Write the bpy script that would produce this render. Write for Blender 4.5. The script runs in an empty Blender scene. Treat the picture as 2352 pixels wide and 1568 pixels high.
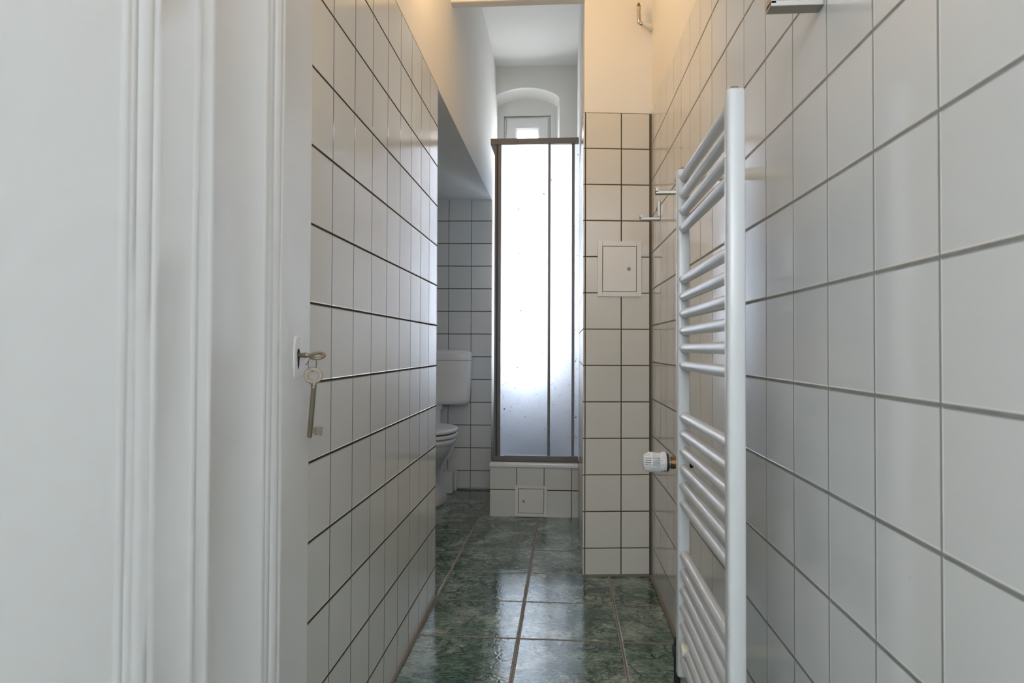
import bpy, bmesh, math, random
from mathutils import Vector, Matrix
random.seed(4)
PI = math.pi
sc = bpy.context.scene
col = sc.collection

# ------------------------------------------------------------------ camera
CAMH = 0.947
cam_d = bpy.data.cameras.new('camera')
cam_d.sensor_width = 36.0
cam_d.lens = 1619.691 / 2352 * 36
cam_d.shift_x = 0.0
cam_d.shift_y = -16.003 / 2352
cam_d.clip_start = 0.02
cam_d.dof.use_dof = True
cam_d.dof.focus_distance = 2.3
cam_d.dof.aperture_fstop = 9.0
cam = bpy.data.objects.new('camera', cam_d)
col.objects.link(cam)
RT = Vector((0.9969985991747393, 0.07732089274714307, 0.003908041503403278))
UP = Vector((-0.0024361556471971814, -0.019121243768177313, 0.999814204331195))
FW = Vector((-0.07738125347440523, 0.996822881750586, 0.018875487521839214))
cam.matrix_world = Matrix(((RT.x, UP.x, -FW.x, 0), (RT.y, UP.y, -FW.y, 0), (RT.z, UP.z, -FW.z, CAMH), (0, 0, 0, 1)))
sc.camera = cam

# ------------------------------------------------------------------ view, world, lights
sc.view_settings.view_transform = 'Standard'
sc.view_settings.look = 'None'
sc.view_settings.gamma = 1.0
sc.view_settings.use_curve_mapping = False
sc.view_settings.exposure = 0.0
cy = sc.cycles
cy.max_bounces = 14
cy.diffuse_bounces = 6
cy.glossy_bounces = 6
cy.transmission_bounces = 12
cy.transparent_max_bounces = 16
cy.sample_clamp_indirect = 60.0
cy.blur_glossy = 0.4
cy.use_denoising = True
cy.use_light_tree = True

SKY = 26.0
HALL = 140.0
LAMP = 11.2
world = bpy.data.worlds.new('overcast_sky')
sc.world = world
world.use_nodes = True
wn = world.node_tree.nodes
bg = wn['Background']
bg.inputs['Color'].default_value = (0.90, 0.945, 1.0, 1)
bg.inputs['Strength'].default_value = SKY


def light(name, kind, loc, energy, color, rot=(0, 0, 0), **kw):
    d = bpy.data.lights.new(name, kind)
    d.energy = energy
    d.color = color
    for k, v in kw.items():
        setattr(d, k, v)
    o = bpy.data.objects.new(name, d)
    o.location = loc
    o.rotation_euler = rot
    col.objects.link(o)
    return o


# area light added for assumed hallway daylight behind the camera (no window modelled)
light('assumed_hall_light', 'AREA', (0.20, -2.1, 2.25), HALL, (0.845, 0.905, 1.0), (PI / 2 + 0.45, 0, 0), shape='RECTANGLE', size=3.6, size_y=1.3)
# assumed warm ceiling lamp of the corridor, unseen above the top of the frame
light('assumed_corridor_lamp', 'POINT', (-0.375, 2.22, 2.46), LAMP, (1.0, 0.66, 0.345), shadow_soft_size=0.07)
# portal so that the window is sampled well
pt = light('window_portal', 'AREA', (-0.296, 5.33, 1.68), 1.0, (1, 1, 1), (-PI / 2, 0, 0), shape='RECTANGLE', size=0.32, size_y=2.0)
pt.data.cycles.is_portal = True

# ------------------------------------------------------------------ node helpers


def mat(name):
    m = bpy.data.materials.new(name)
    m.use_nodes = True
    nt = m.node_tree
    return m, nt, nt.nodes['Principled BSDF']


def simple(name, c, rough=0.5, metal=0.0, coat=0.0, bump=0.0, bscale=200.0, **kw):
    m, nt, b = mat(name)
    b.inputs['Base Color'].default_value = (*c, 1)
    b.inputs['Roughness'].default_value = rough
    b.inputs['Metallic'].default_value = metal
    if coat:
        b.inputs['Coat Weight'].default_value = coat
        b.inputs['Coat Roughness'].default_value = 0.08
    for k, v in kw.items():
        b.inputs[k].default_value = v
    n = nt.nodes.new('ShaderNodeTexNoise')
    g = nt.nodes.new('ShaderNodeNewGeometry')
    nt.links.new(g.outputs['Position'], n.inputs['Vector'])
    n.inputs['Scale'].default_value = bscale
    n.inputs['Detail'].default_value = 3
    if bump:
        bp = nt.nodes.new('ShaderNodeBump')
        bp.inputs['Strength'].default_value = 1.0
        bp.inputs['Distance'].default_value = bump
        nt.links.new(n.outputs['Fac'], bp.inputs['Height'])
        nt.links.new(bp.outputs['Normal'], b.inputs['Normal'])
    return m


class N:
    """small arithmetic wrapper for node sockets"""
    def __init__(self, nt):
        self.nt = nt

    def node(self, t, **kw):
        n = self.nt.nodes.new(t)
        for k, v in kw.items():
            setattr(n, k, v)
        return n

    def put(self, sock, v):
        if hasattr(v, 'is_output'):
            self.nt.links.new(v, sock)
        else:
            sock.default_value = v

    def m(self, op, a, b=0.0, c=0.0):
        n = self.node('ShaderNodeMath', operation=op)
        self.put(n.inputs[0], a)
        self.put(n.inputs[1], b)
        self.put(n.inputs[2], c)
        return n.outputs[0]

    def smooth(self, x, lo, hi):
        n = self.node('ShaderNodeMapRange', interpolation_type='SMOOTHSTEP')
        self.put(n.inputs['Value'], x)
        n.inputs['From Min'].default_value = lo
        n.inputs['From Max'].default_value = hi
        return n.outputs['Result']

    def mix(self, f, a, b):
        n = self.node('ShaderNodeMix', data_type='RGBA')
        self.put(n.inputs[0], f)
        self.put(n.inputs[6], a)
        self.put(n.inputs[7], b)
        return n.outputs[2]

    def noise(self, vec, scale, detail=2.0, rough=0.5, dist=0.0):
        n = self.node('ShaderNodeTexNoise')
        self.put(n.inputs['Vector'], vec)
        n.inputs['Scale'].default_value = scale
        n.inputs['Detail'].default_value = detail
        n.inputs['Roughness'].default_value = rough
        n.inputs['Distortion'].default_value = dist
        return n

    def comb(self, x, y, z=0.0):
        n = self.node('ShaderNodeCombineXYZ')
        self.put(n.inputs[0], x)
        self.put(n.inputs[1], y)
        self.put(n.inputs[2], z)
        return n.outputs[0]

    def sep(self, v):
        n = self.node('ShaderNodeSeparateXYZ')
        self.put(n.inputs[0], v)
        return n.outputs


def grid(k, pu, pv):
    """cell ids and distance (metres) to the nearest joint, from the UV map in tile units"""
    uv = k.node('ShaderNodeUVMap', uv_map='tiles').outputs[0]
    s = k.sep(uv)
    u, v = s[0], s[1]
    fu, fv = k.m('FRACT', u), k.m('FRACT', v)
    du = k.m('MULTIPLY', k.m('MINIMUM', fu, k.m('SUBTRACT', 1.0, fu)), pu)
    dv = k.m('MULTIPLY', k.m('MINIMUM', fv, k.m('SUBTRACT', 1.0, fv)), pv)
    cell = k.comb(k.m('FLOOR', u), k.m('FLOOR', v))
    wn_ = k.node('ShaderNodeTexWhiteNoise', noise_dimensions='3D')
    k.put(wn_.inputs['Vector'], cell)
    return uv, u, v, fu, fv, du, dv, cell, wn_


def wall_tile(name, base, grout, gh=0.0019, gv=0.0013, rough=0.10, wav=0.00022):
    m, nt, b = mat(name)
    k = N(nt)
    uv, u, v, fu, fv, du, dv, cell, wn_ = grid(k, 0.152, 0.152)
    mu = k.smooth(du, gv, gv + 0.0005)
    mv = k.smooth(dv, gh, gh + 0.0005)
    tile = k.m('MULTIPLY', mu, mv)
    hu = k.smooth(du, gv - 0.0004, gv + 0.0024)
    hv = k.smooth(dv, gh - 0.0004, gh + 0.0024)
    hgt = k.m('MULTIPLY', hu, hv)
    geo = k.node('ShaderNodeNewGeometry')
    n1 = k.noise(geo.outputs['Position'], 9.0, 1.0)
    n2 = k.noise(geo.outputs['Position'], 420.0, 2.0)
    n3 = k.noise(geo.outputs['Position'], 30.0, 3.0)
    spots = k.smooth(k.noise(geo.outputs['Position'], 190.0, 1.0).outputs['Fac'], 0.80, 0.84)
    val = k.m('ADD', 0.965, k.m('MULTIPLY', wn_.outputs['Value'], 0.05))
    hs = k.node('ShaderNodeHueSaturation')
    hs.inputs['Color'].default_value = (*base, 1)
    k.put(hs.inputs['Value'], val)
    tcol = k.mix(k.m('MULTIPLY', spots, 0.5), hs.outputs[0], (0.12, 0.11, 0.09, 1))
    gcol = k.mix(n3.outputs['Fac'], (*[c * 0.7 for c in grout], 1), (*[c * 1.25 for c in grout], 1))
    nt.links.new(k.mix(tile, gcol, tcol), b.inputs['Base Color'])
    r = k.m('ADD', rough, k.m('MULTIPLY', n3.outputs['Fac'], 0.05))
    mr = k.m('MULTIPLY_ADD', tile, k.m('SUBTRACT', r, 0.9), 0.9)
    nt.links.new(mr, b.inputs['Roughness'])
    nt.links.new(k.m('MULTIPLY', tile, 0.5), b.inputs['Specular IOR Level'])
    # every tile sits a hair out of plane
    tilt = k.node('ShaderNodeVectorMath', operation='SUBTRACT')
    nt.links.new(wn_.outputs['Color'], tilt.inputs[0])
    tilt.inputs[1].default_value = (0.5, 0.5, 0.5)
    sca = k.node('ShaderNodeVectorMath', operation='SCALE')
    nt.links.new(tilt.outputs[0], sca.inputs[0])
    sca.inputs['Scale'].default_value = 0.012
    add = k.node('ShaderNodeVectorMath', operation='ADD')
    nt.links.new(geo.outputs['Normal'], add.inputs[0])
    nt.links.new(sca.outputs[0], add.inputs[1])
    nm = k.node('ShaderNodeVectorMath', operation='NORMALIZE')
    nt.links.new(add.outputs[0], nm.inputs[0])
    bp1 = k.node('ShaderNodeBump')
    bp1.inputs['Distance'].default_value = wav
    nt.links.new(k.m('ADD', n1.outputs['Fac'], k.m('MULTIPLY', n2.outputs['Fac'], 0.03)), bp1.inputs['Height'])
    nt.links.new(nm.outputs[0], bp1.inputs['Normal'])
    bp2 = k.node('ShaderNodeBump')
    bp2.inputs['Distance'].default_value = 0.0016
    nt.links.new(hgt, bp2.inputs['Height'])
    nt.links.new(bp1.outputs['Normal'], bp2.inputs['Normal'])
    nt.links.new(bp2.outputs['Normal'], b.inputs['Normal'])
    return m


def floor_tile(name):
    m, nt, b = mat(name)
    k = N(nt)
    uv, u, v, fu, fv, du, dv, cell, wn_ = grid(k, 0.333, 0.3354)
    mu = k.smooth(du, 0.0042, 0.0050)
    mv = k.smooth(dv, 0.0034, 0.0042)
    tile = k.m('MULTIPLY', mu, mv)
    off = k.node('ShaderNodeVectorMath', operation='SCALE')
    nt.links.new(wn_.outputs['Color'], off.inputs[0])
    off.inputs['Scale'].default_value = 17.0
    add = k.node('ShaderNodeVectorMath', operation='ADD')
    nt.links.new(uv, add.inputs[0])
    nt.links.new(off.outputs[0], add.inputs[1])
    p = add.outputs[0]
    # slight diagonal sweep of the stone's grain, stretched along x
    ang = k.m('MULTIPLY_ADD', wn_.outputs['Value'], 0.7, -0.25)
    rot = k.node('ShaderNodeVectorRotate', rotation_type='Z_AXIS')
    nt.links.new(p, rot.inputs['Vector'])
    nt.links.new(ang, rot.inputs['Angle'])
    warp = k.noise(rot.outputs[0], 2.2, 3.0)
    wsc = k.node('ShaderNodeVectorMath', operation='SCALE')
    nt.links.new(warp.outputs['Color'], wsc.inputs[0])
    wsc.inputs['Scale'].default_value = 0.38
    q = k.node('ShaderNodeVectorMath', operation='ADD')
    nt.links.new(rot.outputs[0], q.inputs[0])
    nt.links.new(wsc.outputs[0], q.inputs[1])
    st = k.node('ShaderNodeVectorMath', operation='MULTIPLY')
    nt.links.new(q.outputs[0], st.inputs[0])
    st.inputs[1].default_value = (1.0, 2.6, 1.0)
    grain = k.noise(st.outputs[0], 15.0, 8.0, 0.80, 0.2)
    cloud = k.noise(q.outputs[0], 2.6, 4.0, 0.6)
    mixv = k.m('ADD', k.m('MULTIPLY', grain.outputs['Fac'], 0.62), k.m('MULTIPLY', cloud.outputs['Fac'], 0.42))
    cr = k.node('ShaderNodeValToRGB')
    nt.links.new(mixv, cr.inputs[0])
    e = cr.color_ramp.elements
    e[0].position, e[0].color = 0.41, (0.010, 0.028, 0.020, 1)
    e[1].position, e[1].color = 0.68, (0.50, 0.52, 0.46, 1)
    for pos, c in ((0.465, (0.036, 0.092, 0.064, 1)), (0.52, (0.115, 0.190, 0.146, 1)), (0.575, (0.235, 0.295, 0.240, 1))):
        x = e.new(pos)
        x.color = c
    # dark branching veins
    vn = k.noise(q.outputs[0], 2.3, 6.0, 0.62, 0.4)
    ridge = k.m('ABSOLUTE', k.m('SUBTRACT', vn.outputs['Fac'], 0.5))
    gate = k.smooth(k.noise(q.outputs[0], 1.7, 2.0).outputs['Fac'], 0.40, 0.52)
    vein = k.m('MULTIPLY', k.m('SUBTRACT', 1.0, k.smooth(ridge, 0.004, 0.019)), gate)
    # crack-like dark lines
    cw = k.noise(rot.outputs[0], 5.0, 6.0, 0.65)
    cws = k.node('ShaderNodeVectorMath', operation='SCALE')
    nt.links.new(cw.outputs['Color'], cws.inputs[0])
    cws.inputs['Scale'].default_value = 0.34
    cq = k.node('ShaderNodeVectorMath', operation='ADD')
    nt.links.new(rot.outputs[0], cq.inputs[0])
    nt.links.new(cws.outputs[0], cq.inputs[1])
    vo = k.node('ShaderNodeTexVoronoi', feature='DISTANCE_TO_EDGE')
    nt.links.new(cq.outputs[0], vo.inputs['Vector'])
    vo.inputs['Scale'].default_value = 2.1
    cgate = k.smooth(k.noise(rot.outputs[0], 2.6, 2.0).outputs['Fac'], 0.43, 0.51)
    crack = k.m('MULTIPLY', k.m('SUBTRACT', 1.0, k.smooth(vo.outputs['Distance'], 0.006, 0.030)), cgate)
    vein = k.m('MAXIMUM', vein, crack)
    vn2 = k.noise(st.outputs[0], 2.4, 4.0, 0.55)
    rid2 = k.m('ABSOLUTE', k.m('SUBTRACT', vn2.outputs['Fac'], 0.53))
    gate2 = k.smooth(k.noise(p, 2.1, 1.0).outputs['Fac'], 0.56, 0.66)
    vein2 = k.m('MULTIPLY', k.m('SUBTRACT', 1.0, k.smooth(rid2, 0.002, 0.008)), gate2)
    c1 = k.mix(k.m('MULTIPLY', vein, 0.92), cr.outputs[0], (0.014, 0.011, 0.013, 1))
    c2 = k.mix(k.m('MULTIPLY', vein2, 0.55), c1, (0.45, 0.47, 0.42, 1))
    geo = k.node('ShaderNodeNewGeometry')
    gn = k.noise(geo.outputs['Position'], 40.0, 3.0)
    gmid = k.smooth(k.m('MINIMUM', du, dv), 0.0012, 0.0034)
    gcol = k.mix(k.m('MULTIPLY_ADD', gmid, 0.7, k.m('MULTIPLY', gn.outputs['Fac'], 0.35)), (0.12, 0.10, 0.085, 1), (0.44, 0.40, 0.365, 1))
    nt.links.new(k.mix(tile, gcol, c2), b.inputs['Base Color'])
    nt.links.new(k.m('MULTIPLY_ADD', tile, -0.745, 0.80), b.inputs['Roughness'])
    # orange-peel glaze
    peel = k.noise(geo.outputs['Position'], 95.0, 2.0, 0.5)
    bp1 = k.node('ShaderNodeBump')
    bp1.inputs['Distance'].default_value = 0.00055
    nt.links.new(peel.outputs['Fac'], bp1.inputs['Height'])
    hu = k.smooth(du, 0.0030, 0.0075)
    hv = k.smooth(dv, 0.0025, 0.0065)
    bp2 = k.node('ShaderNodeBump')
    bp2.inputs['Distance'].default_value = 0.0016
    nt.links.new(k.m('MULTIPLY', hu, hv), bp2.inputs['Height'])
    nt.links.new(bp1.outputs['Normal'], bp2.inputs['Normal'])
    nt.links.new(bp2.outputs['Normal'], b.inputs['Normal'])
    return m


def frosted(name, rough, tint, milk=0.13):
    m, nt, b = mat(name)
    k = N(nt)
    b.inputs['Base Color'].default_value = (*tint, 1)
    b.inputs['Transmission Weight'].default_value = 1.0
    b.inputs['IOR'].default_value = 1.45
    geo = k.node('ShaderNodeNewGeometry')
    n = k.noise(geo.outputs['Position'], 260.0, 2.0)
    nt.links.new(k.m('MULTIPLY_ADD', n.outputs['Fac'], 0.12, rough - 0.06), b.inputs['Roughness'])
    tl_ = k.node('ShaderNodeBsdfTranslucent')
    tl_.inputs['Color'].default_value = (*[min(1.0, c * 1.05) for c in tint], 1)
    mx = k.node('ShaderNodeMixShader')
    mx.inputs[0].default_value = milk
    nt.links.new(b.outputs[0], mx.inputs[1])
    nt.links.new(tl_.outputs[0], mx.inputs[2])
    nt.links.new(mx.outputs[0], nt.nodes['Material Output'].inputs['Surface'])
    return m


M = {}
M['tile_left'] = wall_tile('white_tile_dark_joints', (0.66, 0.665, 0.645), (0.060, 0.048, 0.026), gh=0.0019, gv=0.0012)
M['tile_right'] = wall_tile('white_tile_grey_joints', (0.69, 0.70, 0.70), (0.27, 0.27, 0.255), gh=0.0018, gv=0.0011, rough=0.11)
M['tile_warm'] = wall_tile('white_tile_lamp_tint', (0.66, 0.645, 0.60), (0.075, 0.058, 0.030), gh=0.0016, gv=0.0016, rough=0.16)  # white pier tile, warmth of the lamp mixed into its base colour
M['floor'] = floor_tile('green_marble_floor_tile')
M['plaster'] = simple('white_wall_paint', (0.78, 0.77, 0.74), 0.85, bump=0.0006, bscale=60)
M['paint'] = simple('glossy_white_door_paint', (0.68, 0.685, 0.68), 0.42, bump=0.0009, bscale=26)
M['caulk'] = simple('brown_joint_mortar', (0.20, 0.18, 0.16), 0.9, bump=0.002, bscale=90)
M['joint'] = simple('dark_corner_joint', (0.10, 0.085, 0.06), 0.9, bump=0.001, bscale=80)
M['radiator'] = simple('white_radiator_enamel', (0.58, 0.59, 0.59), 0.30, coat=0.15, bump=0.00008, bscale=500)
M['cream'] = simple('cream_plastic', (0.66, 0.62, 0.50), 0.35)
M['brass'] = simple('aged_brass', (0.26, 0.16, 0.075), 0.42, 1.0, bump=0.0004, bscale=300)
M['chrome'] = simple('worn_chrome', (0.52, 0.50, 0.47), 0.20, 1.0, bump=0.0002, bscale=200)
M['steel'] = simple('brushed_bracket_metal', (0.36, 0.345, 0.32), 0.42, 0.9, bump=0.0002, bscale=300)
M['key'] = simple('dull_nickel', (0.25, 0.21, 0.165), 0.45, 0.85, bump=0.0005, bscale=350)
M['wire'] = simple('black_wire', (0.015, 0.015, 0.015), 0.4)
M['black'] = simple('shade_black', (0.006, 0.006, 0.006), 0.9)  # black standing for shade in the keyhole, grip slots and hatch gaps
M['darkpipe'] = simple('dark_rubber_pipe', (0.012, 0.011, 0.010), 0.6)
M['white_plastic'] = simple('white_plastic', (0.76, 0.765, 0.76), 0.32)
M['print'] = simple('grey_print', (0.05, 0.05, 0.05), 0.6)
M['ceramic'] = simple('white_sanitary_ceramic', (0.76, 0.77, 0.785), 0.08, coat=0.5)
M['acrylic'] = simple('white_acrylic', (0.76, 0.77, 0.77), 0.18)
M['alu'] = simple('bronze_grey_aluminium', (0.155, 0.148, 0.145), 0.45, 0.5)
M['alu_dark'] = simple('dark_seal', (0.05, 0.05, 0.05), 0.5)
M['glass_frost'] = frosted('frosted_shower_glass', 0.56, (0.80, 0.86, 0.97))
M['glass_frost2'] = frosted('frosted_shower_glass_inner', 0.55, (0.79, 0.83, 0.92))
M['water'] = simple('clear_water', (0.80, 0.86, 0.92), 0.0, **{'Transmission Weight': 1.0, 'IOR': 1.40})
def clear_pane(name):
    m, nt, b = mat(name)
    k = N(nt)
    tr = k.node('ShaderNodeBsdfTransparent')
    gl = k.node('ShaderNodeBsdfGlossy')
    gl.inputs['Roughness'].default_value = 0.02
    fr = k.node('ShaderNodeFresnel')
    fr.inputs['IOR'].default_value = 1.25
    mx = k.node('ShaderNodeMixShader')
    nt.links.new(fr.outputs[0], mx.inputs[0])
    nt.links.new(tr.outputs[0], mx.inputs[1])
    nt.links.new(gl.outputs[0], mx.inputs[2])
    nt.links.new(mx.outputs[0], nt.nodes['Material Output'].inputs['Surface'])
    return m


M['pane'] = clear_pane('window_glass')
M['upvc'] = simple('white_window_profile', (0.78, 0.785, 0.775), 0.35)
M['hatch'] = simple('white_painted_steel', (0.72, 0.71, 0.67), 0.40, bump=0.00015, bscale=60)

# ------------------------------------------------------------------ mesh helpers
WORLD = {}


def tag(o, label=None, cat=None, group=None, kind=None):
    if label:
        o['label'] = label
    if cat:
        o['category'] = cat
    if group:
        o['group'] = group
    if kind:
        o['kind'] = kind
    return o


def thing(name, loc, label, cat, group=None, rz=0.0):
    o = bpy.data.objects.new(name, None)
    o.empty_display_size = 0.05
    o.location = loc
    o.rotation_euler = (0, 0, rz)
    col.objects.link(o)
    WORLD[o] = Matrix.Translation(Vector(loc)) @ Matrix.Rotation(rz, 4, 'Z')
    return tag(o, label, cat, group)


def obj(name, bm, m, parent=None, smooth=False, label=None, angle=40):
    me = bpy.data.meshes.new(name)
    bm.normal_update()
    bm.to_mesh(me)
    bm.free()
    for x in (m if isinstance(m, (list, tuple)) else [m]):
        me.materials.append(x)
    o = bpy.data.objects.new(name, me)
    col.objects.link(o)
    WORLD[o] = Matrix.Identity(4)
    if smooth:
        for p in me.polygons:
            p.use_smooth = True
        try:
            me.set_sharp_from_angle(angle=math.radians(angle))
        except Exception:
            pass
    if parent is not None:
        o.parent = parent
        o.matrix_parent_inverse = WORLD[parent].inverted()
    if label:
        o['label'] = label
    return o


def struct(name, bm, m, parent=None, smooth=False):
    o = obj(name, bm, m, parent, smooth)
    if parent is None:
        o['kind'] = 'structure'
    return o


def NB():
    return bmesh.new()


def box(bm, x0, x1, y0, y1, z0, z1, bev=0.0, seg=2, M4=None, mi=0):
    vs = [bm.verts.new((x, y, z)) for z in (z0, z1) for y in (y0, y1) for x in (x0, x1)]
    fs = [bm.faces.new([vs[i] for i in q]) for q in ((0, 2, 3, 1), (4, 5, 7, 6), (0, 1, 5, 4), (2, 6, 7, 3), (0, 4, 6, 2), (1, 3, 7, 5))]
    for f in fs:
        f.material_index = mi
    new = list(vs)
    if bev:
        es = list({e for f in fs for e in f.edges})
        r = bmesh.ops.bevel(bm, geom=es, offset=bev, offset_type='OFFSET', segments=seg, profile=0.5, affect='EDGES')
        new = list({v for f in r['faces'] for v in f.verts} | {v for v in vs if v.is_valid})
    if M4 is not None:
        bmesh.ops.transform(bm, matrix=M4, verts=[v for v in new if v.is_valid])
    return bm


def prism(bm, poly, z0, z1, mi=0):
    """vertical prism over a plan polygon (counter-clockwise)"""
    a = [bm.verts.new((x, y, z0)) for x, y in poly]
    b = [bm.verts.new((x, y, z1)) for x, y in poly]
    n = len(poly)
    fs = [bm.faces.new(a[::-1]), bm.faces.new(b)]
    for i in range(n):
        j = (i + 1) % n
        fs.append(bm.faces.new((a[i], a[j], b[j], b[i])))
    for f in fs:
        f.material_index = mi
    return fs


def frame_of(d):
    d = Vector(d).normalized()
    h = Vector((0, 0, 1)) if abs(d.z) < 0.9 else Vector((1, 0, 0))
    a = d.cross(h).normalized()
    b = d.cross(a).normalized()
    return a, b, d


def lathe(bm, p, axis, prof, seg=24, caps=True):
    """prof: list of (distance along axis, radius)"""
    a, b, d = frame_of(axis)
    p = Vector(p)
    rings = []
    for t, r in prof:
        c = p + d * t
        rings.append([bm.verts.new(c + (a * math.cos(2 * PI * i / seg) + b * math.sin(2 * PI * i / seg)) * max(r, 1e-5)) for i in range(seg)])
    for r0, r1 in zip(rings, rings[1:]):
        for i in range(seg):
            j = (i + 1) % seg
            bm.faces.new((r0[i], r0[j], r1[j], r1[i]))
    if caps:
        bm.faces.new(rings[0][::-1])
        bm.faces.new(rings[-1])
    bmesh.ops.recalc_face_normals(bm, faces=bm.faces)
    return bm


def cyl(bm, p0, p1, r, seg=20):
    p0, p1 = Vector(p0), Vector(p1)
    return lathe(bm, p0, p1 - p0, [(0, r), ((p1 - p0).length, r)], seg)


def tube(bm, pts, r, seg=12, closed=False, caps=True):
    pts = [Vector(p) for p in pts]
    n = len(pts)
    rings = []
    prev = None
    for i, p in enumerate(pts):
        if closed:
            t = (pts[(i + 1) % n] - pts[i - 1]).normalized()
        else:
            t = (pts[min(i + 1, n - 1)] - pts[max(i - 1, 0)]).normalized()
        if prev is None:
            a, b, _ = frame_of(t)
        else:
            a = (prev - t * prev.dot(t)).normalized()
            b = t.cross(a)
        prev = a
        rr = r[i] if isinstance(r, (list, tuple)) else r
        rings.append([bm.verts.new(p + (a * math.cos(2 * PI * k / seg) + b * math.sin(2 * PI * k / seg)) * rr) for k in range(seg)])
    for q in range(n if closed else n - 1):
        r0, r1 = rings[q], rings[(q + 1) % n]
        for k in range(seg):
            j = (k + 1) % seg
            bm.faces.new((r0[k], r0[j], r1[j], r1[k]))
    if caps and not closed:
        bm.faces.new(rings[0][::-1])
        bm.faces.new(rings[-1])
    bmesh.ops.recalc_face_normals(bm, faces=bm.faces)
    return bm


def loft(bm, secs, seg=48, caps=True):
    """secs: (z, cx, cy, rx, ry, n) superellipse sections"""
    rings = []
    for z, cx, cy_, rx, ry, n in secs:
        ring = []
        for i in range(seg):
            t = 2 * PI * i / seg
            c, s = math.cos(t), math.sin(t)
            ring.append(bm.verts.new((cx + rx * math.copysign(abs(c) ** (2 / n), c), cy_ + ry * math.copysign(abs(s) ** (2 / n), s), z)))
        rings.append(ring)
    for r0, r1 in zip(rings, rings[1:]):
        for i in range(seg):
            j = (i + 1) % seg
            bm.faces.new((r0[i], r0[j], r1[j], r1[i]))
    if caps:
        bm.faces.new(rings[0][::-1])
        bm.faces.new(rings[-1])
    bmesh.ops.recalc_face_normals(bm, faces=bm.faces)
    return bm


def uv_tiles(bm, p0, ang, z0, pitch=0.152, mode='wall', pv=None, side=None):
    """UV in tile units. wall: U along plan direction ang from p0, V along z from z0; faces turned more than
    45 degrees away use the perpendicular direction."""
    L = bm.loops.layers.uv.new('tiles')
    d = Vector((math.cos(ang), math.sin(ang), 0))
    pr = Vector((-d.y, d.x, 0))
    P0 = Vector((p0[0], p0[1], 0))
    bm.normal_update()
    for f in bm.faces:
        for l in f.loops:
            c = l.vert.co
            if mode == 'floor':
                l[L].uv = ((c.x - p0[0]) / pitch, (c.y - p0[1]) / pv)
            elif abs(f.normal.dot(d)) > 0.7:
                l[L].uv = (((c - P0).dot(pr)) / pitch + (side or 0.0), (c.z - z0) / pitch)
            else:
                l[L].uv = ((c - P0).dot(d) / pitch, (c.z - z0) / pitch)
    return bm


# ------------------------------------------------------------------ room shell
TT = 1.943          # top of the tiling
CEIL = 2.955


def xl(y):
    return -0.48895 - 0.00467 * (y - 1.43592)


XR = [(0.30, .3870), (.757, .3830), (1.20, .3788), (1.36, .3760), (1.80, .3680), (2.13, .3648), (2.60, .3605), (3.00, .3550), (3.05, .3545), (5.05, .350)]


def xr(y):
    # the old wall is slightly bellied
    for (a, xa), (b, xb) in zip(XR, XR[1:]):
        if y <= b:
            return xa + (xb - xa) * (y - a) / (b - a)
    return XR[-1][1]


# floor
bm = NB()
box(bm, -2.2, 2.2, -3.0, 5.6, -0.08, 0.0)
uv_tiles(bm, (-0.48835, 4.32447), 0, 0, 0.33289, 'floor', 0.33542)
struct('floor', bm, M['floor'])

# ceiling (whole flat) and the lintel across the corridor
bm = NB()
box(bm, -2.2, 2.2, -3.0, 5.6, CEIL, CEIL + 0.1)
struct('ceiling', bm, M['plaster'])
bm = NB()
box(bm, xl(3) - 0.02, 0.12, 2.962, 3.02, 2.425, CEIL + 0.02, 0.006)
struct('trim_1', bm, M['plaster'])

# left wall: tiled partition, plaster above it that runs on over the toilet niche
bm = NB()
prism(bm, [(xl(0.30) - 0.006, 0.30), (xl(2.67) - 0.006, 2.668), (xl(2.67) - 0.12, 2.668), (xl(0.30) - 0.12, 0.30)][::-1], 0.0, TT - 0.002)
prism(bm, [(xl(0.30) - 0.004, 0.30), (xl(5.05), 5.05), (-1.35, 5.05), (-1.35, 0.30)][::-1], TT, CEIL + 0.02)
prism(bm, [(xl(4.69), 4.715), (xl(5.05), 5.05), (-1.35, 5.05), (-1.35, 4.715)][::-1], 0.0, TT)
prism(bm, [(-1.25, 2.56), (-1.25, 4.72), (-1.35, 4.72), (-1.35, 2.56)][::-1], 0.0, TT)
prism(bm, [(-0.6, 2.56), (-0.6, 2.66), (-1.35, 2.66), (-1.35, 2.56)][::-1], 0.0, TT)
wl = struct('wall_left', bm, M['plaster'])
bm = NB()
prism(bm, [(xl(0.31), 0.31), (xl(2.66), 2.66), (xl(2.66) - 0.006, 2.672), (xl(0.31) - 0.008, 0.31)][::-1], 0.0, TT)
uv_tiles(bm, (-0.48895, 1.43592), PI / 2 + 0.00467, 1.63944)
obj('wall_tiling', bm, M['tile_left'], wl)

# tiled wall behind the toilet
ab = 0.05147


def yb(x):
    return 4.68217 + math.tan(ab) * (x + 0.79134)


bm = NB()
prism(bm, [(-1.26, yb(-1.26)), (xl(4.7) + 0.001, yb(-0.5)), (xl(4.7) + 0.001, 4.72), (-1.26, 4.72)], 0.012, TT)
uv_tiles(bm, (-0.79134, 4.68217), ab, 1.79831)
struct('wall_niche', bm, M['tile_left'])

# right wall with its tiling
bm = NB()
prism(bm, [(x + 0.003, y) for y, x in XR] + [(0.62, 5.05), (0.62, 0.30)], 0.0, CEIL + 0.02)
wr = struct('wall_right', bm, M['plaster'])
bm = NB()
prism(bm, [(x, y) for y, x in XR[:-1]] + [(x + 0.006, y) for y, x in XR[:-1]][::-1], 0.0, TT + 0.002)
uv_tiles(bm, (0.38267, 0.75623), PI / 2 + 0.00902, 1.49847)
obj('wall_tiling', bm, M['tile_right'], wr, smooth=True, angle=30)

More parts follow.
